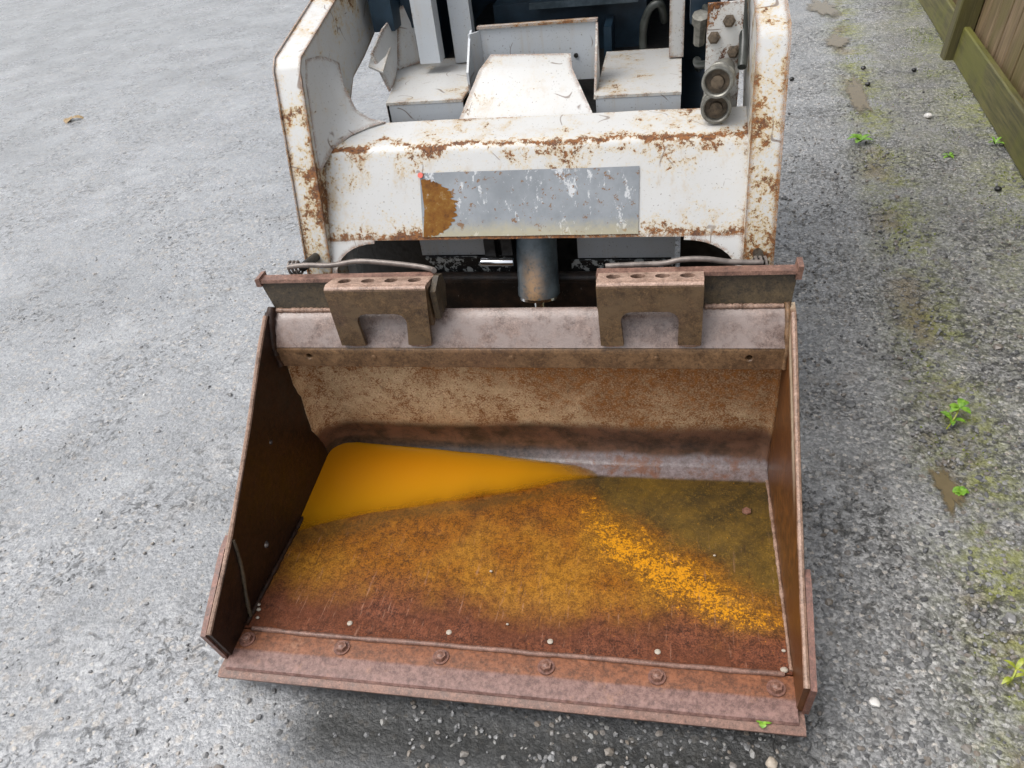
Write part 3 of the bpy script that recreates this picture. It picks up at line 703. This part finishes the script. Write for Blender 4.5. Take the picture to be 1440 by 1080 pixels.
x, y, z = on_face(-.217, .755); lathe('paint_dot', [(-.0015, .006), (.0015, .006)], (x, y-.003, z), (0, -1, .4), 'red_mark', cm, 12)
# folded shield in the middle
sh = [[(-.158, .948, .812), (-.112, 1.035, .903), (-.092, 1.085, .922)], [(.158, .948, .806), (.100, 1.035, .896), (.092, 1.085, .914)]]
gr_ = []
for k in range(9):
    f_ = k/8; gr_.append([tuple(np.array(sh[0][j])*(1-f_)+np.array(sh[1][j])*f_) for j in range(3)])
sheet('front_shield', gr_, .004, 'white_paint', ld)
# U-shaped guard behind the shield
box('guard_plate', (-.125, 1.135, .84), (.146, 1.140, .966), 'white_clean', ld, .0015)
prism('guard_flange', [(1.05, .84), (1.134, .84), (1.134, .965), (1.11, .955), (1.05, .895)], 'x', -.146, -.141, 'white_clean', ld, .001)
frombm('guard_flange', prism_bm([(-.1465, 1.11), (-.1415, 1.108), (-.122, 1.134), (-.125, 1.1385)], 'z', .84, .962), 'white_clean', ld)
prism('guard_flange', [(1.02, .83), (1.134, .83), (1.134, .964), (1.126, .964)], 'x', .1465, .1515, 'white_paint', ld, .001)
box('guard_lip', (-.128, 1.128, .9665), (.150, 1.146, .9715), 'arm_paint', ld, .001)
for x in (-.085, .098): cyl('guard_bolt', (x, 1.1345, .895), (x, 1.131, .895), .0055, 'black_grease', ld, seg=10, bevel=.001)
# step either side
prism('step', [(-.335, 1.000), (-.150, 1.000), (-.150, 1.33), (-.410, 1.33), (-.35, 1.10)], 'z', .846, .852, 'step_paint', ld, .0015)
prism('step', [(.152, 1.000), (.338, 1.000), (.338, 1.33), (.152, 1.33)], 'z', .838, .844, 'step_paint', ld, .0015)
box('step_front', (-.334, 1.001, .77), (-.151, 1.007, .8455), 'white_clean', ld, .001)
box('step_front', (.153, 1.001, .77), (.337, 1.007, .8375), 'white_clean', ld, .001)
prism('step_side', [(-.3355, 1.001), (-.3295, 1.001), (-.345, 1.10), (-.405, 1.33), (-.411, 1.33), (-.3505, 1.10)], 'z', .70, .8455, 'white_paint', ld, .001)
box('step_side', (.3315, 1.008, .70), (.3375, 1.33, .8375), 'white_paint', ld, .001)
# left inner panel and flap
sheet('side_panel', [[(-.352, 1.08, .852), (-.395, 1.12, .93)], [(-.365, 1.16, .853), (-.385, 1.20, .965)], [(-.385, 1.25, .853), (-.37, 1.29, .985)], [(-.33, 1.31, .853), (-.315, 1.34, 1.02)], [(-.285, 1.32, .853), (-.285, 1.35, 1.05)]], .005, 'white_paint', ld)
sheet('flap', [[(-.350, 1.06, .905), (-.400, 1.105, .908)], [(-.362, 1.15, .918), (-.412, 1.18, .918)], [(-.375, 1.26, .930), (-.418, 1.27, .930)]], .005, 'step_paint', ld)
# cab frame
box('cab_post', (-.300, 1.200, .878), (-.248, 1.245, 1.92), 'white_clean', ld, .004)
box('cab_post', (-.228, 1.270, .856), (-.175, 1.300, 1.92), 'white_clean', ld, .004)
box('cab_post', (.308, 1.235, .848), (.342, 1.275, 1.92), 'white_paint', ld, .004)
box('cab_roof', (-.43, 1.15, 1.9205), (.43, 2.15, 1.96), 'white_paint', ld, .01)
box('cab_side', (-.438, 1.36, .62), (-.430, 2.15, 1.92), 'interior_blue', ld, .002)
box('cab_side', (.420, 1.36, .62), (.428, 2.15, 1.92), 'interior_blue', ld, .002)
box('cab_back', (-.43, 2.151, .5), (.43, 2.16, 1.92), 'interior_blue', ld, .002)
box('cab_floor', (-.428, 1.332, .56), (.418, 2.15, .575), 'interior_blue', ld, .002)
box('seat_box', (-.17, 1.52, .576), (.245, 2.14, .93), 'interior_blue', ld, .01)
box('seat_shelf', (-.06, 1.47, .930), (.225, 1.56, .937), 'interior_blue', ld, .002)
box('seat_cushion', (-.17, 1.60, .9305), (.24, 2.1, 1.03), 'hose_black', ld, .03)
box('pedal_box', (-.415, 1.23, .952), (-.36, 1.30, 1.25), 'interior_blue', ld, .004)
box('pedal_box', (-.358, 1.30, .94), (-.325, 1.36, 1.25), 'interior_blue', ld, .004)
box('control_box', (.352, 1.06, .965), (.405, 1.14, 1.12), 'interior_blue', ld, .004)
tube('hose', [(.243, 1.34, .845), (.245, 1.335, .90), (.262, 1.33, .94), (.285, 1.33, .945), (.295, 1.36, .90)], .010, 'hose_black', ld, jitter=.1)
for pts_ in ([(.445, 1.00, .94), (.440, 1.05, .99), (.43, 1.12, 1.02), (.40, 1.25, 1.10)], [(.405, 1.00, .90), (.375, 1.06, .88), (.372, 1.16, .86), (.38, 1.30, .80)], [(.455, .93, .91), (.458, .985, .955), (.45, 1.07, 1.06)]):
    tube('hydraulic_hose', pts_, .009, 'hose_black', ld, jitter=.05)
for x_ in (-.02, .06, .14): box('floor_rib', (x_, 1.40, .8), (x_+.02, 1.515, .885), 'interior_blue', ld, .003)
box('shelf_edge', (-.06, 1.462, .925), (.225, 1.4695, .940), 'cylinder_paint', ld, .002)
tube('control_lever', [(-.19, 1.42, .60), (-.19, 1.40, .80), (-.205, 1.36, 1.0), (-.21, 1.36, 1.2)], .010, 'hose_black', ld)
for (x_, z_) in ((.400, .955), (.428, .985), (.440, .925)):
    lathe('hose_fitting', [(-.03, .008), (-.012, .008), (-.011, .013), (.004, .013), (.005, .009), (.016, .0085)], (x_, .984, z_), (-.1, -1, .2), 'coupler_dark', ld, 6)
lathe('hose_fitting', [(-.05, .012), (.0, .012), (.001, .017), (.02, .017), (.021, .010)], (.372, 1.02, .975), (0, -.5, 1), 'coupler_grey', ld, 8)
tube('hydraulic_hose', [(.400, .99, .955), (.39, 1.03, .985), (.375, 1.10, 1.01), (.36, 1.2, 1.08)], .008, 'hose_black', ld)
# hydraulic couplers on the right arm
box('coupler_bracket', (.385, .985, .80), (.455, .993, 1.02), 'peeling_paint', ld, .003)
def coupler(p, ax):
    c_ = lathe('hydraulic_coupler', [(-.13, .020), (-.06, .021), (-.058, .029), (-.036, .030), (-.034, .027), (-.02, .0275), (-.018, .031), (0, .030), (.001, .026), (-.001, .0235), (-.010, .0225), (-.010, .004)], p, ax, 'coupler_grey', ld)
    a_ = Vector(ax).normalized(); q_ = Vector(p)
    lathe('coupler_face', [(-.0098, .0222), (-.0095, .0222), (-.0095, .013), (-.001, .012), (-.0005, .004)], q_, ax, 'coupler_dark', ld)
coupler((.404, .838, .912), (-.16, -1, .10)); coupler((.406, .868, .850), (-.05, -1, .03))
# underside: chassis, grease-caked cross tube, tilt cylinder
box('chassis', (-.325, 1.012, .22), (.325, 2.2, .80), 'black_grease', ld, .01)
box('front_panel', (-.285, .905, .504), (-.105, .912, .60), 'white_clean', ld, .002)
box('front_panel', (.105, .905, .492), (.333, .912, .59), 'white_clean', ld, .002)
box('panel_strip', (-.275, .893, .46), (-.06, .901, .503), 'peeling_black', ld, .002)
box('panel_strip', (.09, .893, .45), (.335, .901, .491), 'peeling_black', ld, .002)
box('lower_plate', (-.26, .865, .15), (.335, .875, .452), 'greasy_plate', ld, .004)
cyl('cross_tube', (-.26, .880, .452), (.335, .880, .452), .016, 'greasy_plate', ld)
box('tilt_frame', (-.40, .80, .20), (-.24, .86, .34), 'black_grease', ld, .01); box('tilt_frame', (.30, .80, .20), (.44, .86, .34), 'black_grease', ld, .01)
lathe('tilt_cylinder', [(-.235, .046), (-.02, .048), (-.018, .049), (0, .049), (0, .02)], (.022, .800, .458), (0, -.22, -1), 'cylinder_paint', ld)
lathe('cylinder_ring', [(0, .0485), (.006, .0485), (.0065, .013)], (.022, .7996, .4578), (0, -.22, -1), 'chrome', ld)
cyl('cylinder_rod', (.022, .798, .45), (.022, .770, .300), .013, 'chrome', ld)
cyl('hydraulic_pin', (-.105, .792, .548), (-.028, .792, .548), .010, 'chrome', ld)
box('pin_clamp', (-.095, .80, .556), (-.07, .83, .60), 'black_grease', ld, .003); box('pin_clamp', (-.055, .80, .56), (-.03, .84, .61), 'black_grease', ld, .003)
box('recess_shade', (-.496, .946, .25), (-.270, .954, .66), 'black_grease', ld, .002); box('recess_shade', (.346, .962, .25), (.469, .970, .66), 'black_grease', ld, .002)  # black sheets added to stand for the shade in the recesses
box('arm_stay', (-.440, .80, .50), (-.418, .83, .63), 'white_clean', ld, .002)
# quick-attach levers
tube('lock_lever', [(-.500, .640, .626), (-.46, .642, .630), (-.40, .644, .628), (-.34, .646, .636), (-.28, .644, .634), (-.20, .640, .626), (-.168, .628, .626), (-.157, .612, .632)], .0058, 'lever_steel', ld)
tube('lock_lever', [(.196, .636, .626), (.26, .638, .628), (.31, .640, .629), (.345, .642, .636), (.39, .642, .637), (.44, .642, .630), (.500, .644, .627)], .0058, 'lever_steel', ld)
def coil(c0, r_, turns, pitch):
    return tube('lever_spring', [(c0[0]+k/8*pitch, c0[1]+r_*cos(2*pi*k/8), c0[2]+r_*sin(2*pi*k/8)) for k in range(int(turns*8)+1)], .003, 'lever_steel', ld, seg=6, sub=2)
coil((.485, .655, .616), .015, 3, .009); coil((-.505, .655, .616), .014, 3, .009)
cyl('lever_pivot', (.498, .655, .616), (.498, .735, .60), .010, 'black_grease', ld); cyl('lever_pivot', (-.475, .655, .616), (-.475, .735, .60), .010, 'black_grease', ld)
# front tyres
def tyre(x0, x1):
    c_ = lathe('tyre', [(0, .13), (.005, .22), (.02, .255), (.04, .27), ((x1-x0)/2, .276), (x1-x0-.04, .27), (x1-x0-.02, .255), (x1-x0-.005, .22), (x1-x0, .13)], (x0, 1.24, .276), (1, 0, 0), 'tyre_rubber', ld, 40)
    lathe('rim', [(.02, .05), (.02, .125), (x1-x0-.02, .125), (x1-x0-.02, .05)], (x0, 1.24, .276), (1, 0, 0), 'white_worn', c_)
    bm = bmesh.new()
    for k in range(18):
        for s_ in (0, 1):
            th = 2*pi*(k+.5*s_)/18; mt = Matrix.Translation((x0+(x1-x0)*(.28+.44*s_), 1.24+sin(th)*.274, .276+cos(th)*.274)) @ Matrix.Rotation(-th, 4, 'X') @ Matrix.Rotation(.5*(1 if s_ else -1), 4, 'Z')
            bmesh.ops.create_cube(bm, size=1, matrix=mt @ Matrix.Diagonal(((x1-x0)*.5, .022, .026, 1)))
    tag(frombm('tread', bm, 'tyre_rubber', c_), kind='stuff')
tyre(-.500, -.345); tyre(.405, .565)
tyre_back = None
ld.rotation_euler = (0, radians(.9), 0); ld.location.x -= .011

# ------------------------------------------------------------------ fence
FA = math.atan2(.078, 1.0)
fe = empty('timber_fence', (1.735, 3.72, 0), label='weathered olive-brown timber fence with a green gravel board along the yard edge', cat='fence')
fe['local'] = 1
fe.rotation_euler = (0, 0, -FA+pi/2)      # local X runs along the fence (away), local +Y faces the yard
LEAN = radians(6)
def fpart(name, me, mat, loc): return link(name, me, mat, fe, loc)
def fbox(name, sx, sy, sz, mat, bev=.004, wob=0):
    bm = bmesh.new(); bmesh.ops.create_cube(bm, size=1, matrix=Matrix.Translation((0, 0, sz/2)) @ Matrix.Diagonal((sx, sy, sz, 1)))
    bmesh.ops.bevel(bm, geom=bm.edges[:], offset=bev, segments=1, affect='EDGES')
    me = bpy.data.meshes.new(name); bm.to_mesh(me); bm.free(); me.materials.append(M[mat]); return me
bme = [fbox('board', .148, .02, 1.75, 'wood_board', .003) for _ in range(1)][0]
k = 0; u = -4.2
while u < 3.4:
    o = fpart('board', bme, None, (u, -.045+random.uniform(-.004, .004), .03+random.uniform(-.01, .01))); o.rotation_euler = (LEAN, random.uniform(-.006, .006), random.uniform(-.02, .02)); u += .1535
pme = fbox('post', .10, .10, 1.85, 'wood_post', .006)
for u in (-3.6, -1.8+.0, .05, 2.0):
    if u == -1.8: continue
    o = fpart('post', pme, None, (u, .02, -.02)); o.rotation_euler = (LEAN, 0, 0)
gm = fbox('gravel_board', 1.84, .035, .165, 'wood_gravel_board', .006)
for u in (-4.55, -2.71, -.875, 1.0): 
    o = fpart('gravel_board', gm, None, (u, .005, .0)); o.rotation_euler = (LEAN, .004, .0)
rm = fbox('rail', 1.84, .04, .08, 'wood_gravel_board', .004)
for u in (-4.55, -2.71, -.875, 1.0):
    for z in (.85, 1.5): o = fpart('rail', rm, None, (u, -.012-z*math.tan(LEAN)*.0, z)); o.location[1] = -.015-math.tan(LEAN)*z*1.0; o.rotation_euler = (LEAN, 0, 0)

# ------------------------------------------------------------------ small things on the ground
def leaf_mesh(L, W_, curl, bm, base, az, el):
    rows = []
    d_ = Vector((cos(az), sin(az), 0)); s_ = Vector((-sin(az), cos(az), 0))
    p = Vector(base); e_ = el
    prof_ = (.25, .8, 1.0, .75, .12)
    for i, wv in enumerate(prof_):
        rows.append((bm.verts.new(p-s_*W_*wv/2+Vector((0, 0, .12*W_*wv))), bm.verts.new(p), bm.verts.new(p+s_*W_*wv/2+Vector((0, 0, .12*W_*wv)))))
        p = p+(d_*cos(e_)+Vector((0, 0, 1))*sin(e_))*(L/4); e_ -= curl
    for a, b in zip(rows, rows[1:]):
        for k_ in range(2): bm.faces.new((a[k_], a[k_+1], b[k_+1], b[k_]))
def weed(loc, n_, L, W_, label, mat='leaf_green', el=.7, stem=0):
    rt = empty('weed', (loc[0], loc[1], 0), label=label, cat='weed', group='weeds growing in the asphalt')
    top = Vector((0, 0, .004))
    if stem:
        tube('stem', [(loc[0], loc[1], -.002), (loc[0]+stem*.3, loc[1]+stem*.2, stem*.5), (loc[0]+stem*.6, loc[1]+stem*.7, stem*.8)], .002, 'leaf_yellow', rt, seg=6)
        top = Vector((stem*.6, stem*.7, stem*.8))
    for k_ in range(n_):
        bm = bmesh.new(); az = 2*pi*k_/n_+random.uniform(-.4, .4)
        b_ = Vector((loc[0], loc[1], 0))+(top if k_ % 3 else top*.4)
        leaf_mesh(L*random.uniform(.7, 1.15), W_*random.uniform(.8, 1.2), random.uniform(.25, .45), bm, b_, az, el*random.uniform(.6, 1.2))
        frombm('leaf', bm, mat, rt, True)
weed((1.104, 2.716), 7, .062, .024, 'bright green sprig on the seam nearest the loader tyre, uppermost of the weeds', el=.8)
weed((1.005, .868), 8, .034, .016, 'tall pale-stemmed green weed on the seam, right of the bucket back', el=.5, stem=.05)
weed((.982, .647), 9, .024, .016, 'low green rosette beside the brown puddle, right of the bucket', el=.6)
weed((.940, .165), 5, .034, .008, 'thin yellow-green sprout near the bottom right corner', 'leaf_yellow', el=.9, stem=.025)
weed((1.409, 2.525), 5, .035, .012, 'small dark green tuft in the asphalt close to the fence', el=.5)
weed((1.600, 2.62), 6, .05, .010, 'thin grassy tuft against the foot of the gravel board', el=.9)
def small_leaf(name, loc, L, W_, mat, label, cat, n_=1):
    bm = bmesh.new()
    for k_ in range(n_): leaf_mesh(L*(1-.25*k_), W_, .3, bm, loc, .4+2.1*k_, .25)
    tag(frombm(name, bm, mat, None, True), label, cat)
small_leaf('green_leaf', (.492, .006, .0665), .020, .013, 'leaf_green', 'small fresh green leaf lying on the cutting edge of the bucket', 'leaf', 3)
small_leaf('dead_leaf', (-3.60, 3.74, .008), .10, .06, 'leaf_dead', 'curled tan dead leaf lying alone on the pale asphalt', 'leaf', 3)
def pebble(name, loc, r, mat, label, group=None):
    bm = bmesh.new(); bmesh.ops.create_icosphere(bm, subdivisions=2, radius=r)
    sd_ = random.uniform(0, 99)
    for v in bm.verts: v.co *= 1+.25*fbm(v.co.x/r*.8+sd_, v.co.y/r*.8, v.co.z/r*.8); v.co.z *= .7
    tag(frombm(name, bm, mat, None, True, loc=(loc[0], loc[1], r*.55)), label, 'pebble', group)
for (x, y), lab in (((1.276, 3.682), 'black pellet farthest up the seam beside the loader'), ((1.254, 3.428), 'black pellet just above the narrow brown puddle'),
                    ((1.501, 3.595), 'black pellet between the seam and the fence post'), ((1.494, 2.199), 'black pellet on grey asphalt nearest the gravel board'),
                    ((.909, 3.58), 'black pellet close beside the right lift arm')):
    pebble('pellet', (x, y), .013, 'pellet_black', lab, 'black pellets on the asphalt')
pebble('pebble', (1.426, 2.959), .017, 'pebble_white', 'wet white and black pebble between seam and fence')
pebble('pebble', (.508, -.035), .011, 'pale_plug', 'pale pebble just in front of the cutting edge, right end')
pebble('pebble', (.70, .10), .010, 'pebble_white', 'small pale pebble to the right of the bucket front corner')
def puddle(cx, cy, a, b, rot, label):
    n_ = 48; bm = bmesh.new(); rings = []; dv = []
    for q_ in (0.02, .35, .65, .85, 1.0, 1.15):
        row = []
        for k_ in range(n_):
            th = 2*pi*k_/n_; rr = q_*(1+.6*fbm(cos(th)*1.8+cx*7, sin(th)*1.8+cy*7, 1))
            x, y = a*rr*cos(th), b*rr*sin(th); row.append(bm.verts.new((cx+x*cos(rot)-y*sin(rot), cy+x*sin(rot)+y*cos(rot), .0050))); dv.append(1.15-q_)
        rings.append(row)
    for r0, r1 in zip(rings, rings[1:]):
        for k_ in range(n_): bm.faces.new((r0[k_], r0[(k_+1) % n_], r1[(k_+1) % n_], r1[k_]))
    bm.faces.new(rings[0])
    o = frombm('puddle', bm, 'muddy_water'); o.data.attributes.new('depth', 'FLOAT', 'POINT').data.foreach_set('value', dv)
    tag(o, label, 'puddle', 'brown puddles on the seam')
puddle(1.185, 3.28, .045, .26, -.05, 'long narrow brown puddle on the seam beside the right lift arm')
puddle(1.22, 4.20, .07, .13, 0, 'small round brown puddle on the seam, second from the top edge')
puddle(1.24, 4.95, .09, .22, 0, 'brown puddle on the seam at the top edge')
puddle(.955, .655, .026, .075, .15, 'shallow brown puddle beside the low green rosette')
# moss along the fence foot
bm = bmesh.new()
for k_ in range(4200):
    y = random.uniform(1.9, 4.9); dd = abs(random.gauss(0, .10)); x = 1.735+(y-3.72)*.078-.05-dd*random.uniform(.4, 1.6)
    if k_ > 2600: y = random.uniform(-.1, 4.5); x = .92+.075*y+random.gauss(.05, .045)
    if mnoise.noise(Vector((x*5, y*4, 2))) < -.02: continue
    s_ = random.uniform(.003, .008); a = random.uniform(0, 2*pi)
    p = Vector((x, y, -.001)); d_ = Vector((cos(a), sin(a), 0))
    vs = [bm.verts.new(p-d_*s_*.5), bm.verts.new(p+d_*s_*.5), bm.verts.new(p+Vector((random.uniform(-.5, .5)*s_, random.uniform(-.5, .5)*s_, s_*.8)))]
    bm.faces.new(vs)
tag(frombm('moss', bm, 'moss_tuft'), 'patchy yellow-green moss along the asphalt seam and the foot of the fence', 'moss', kind='stuff')
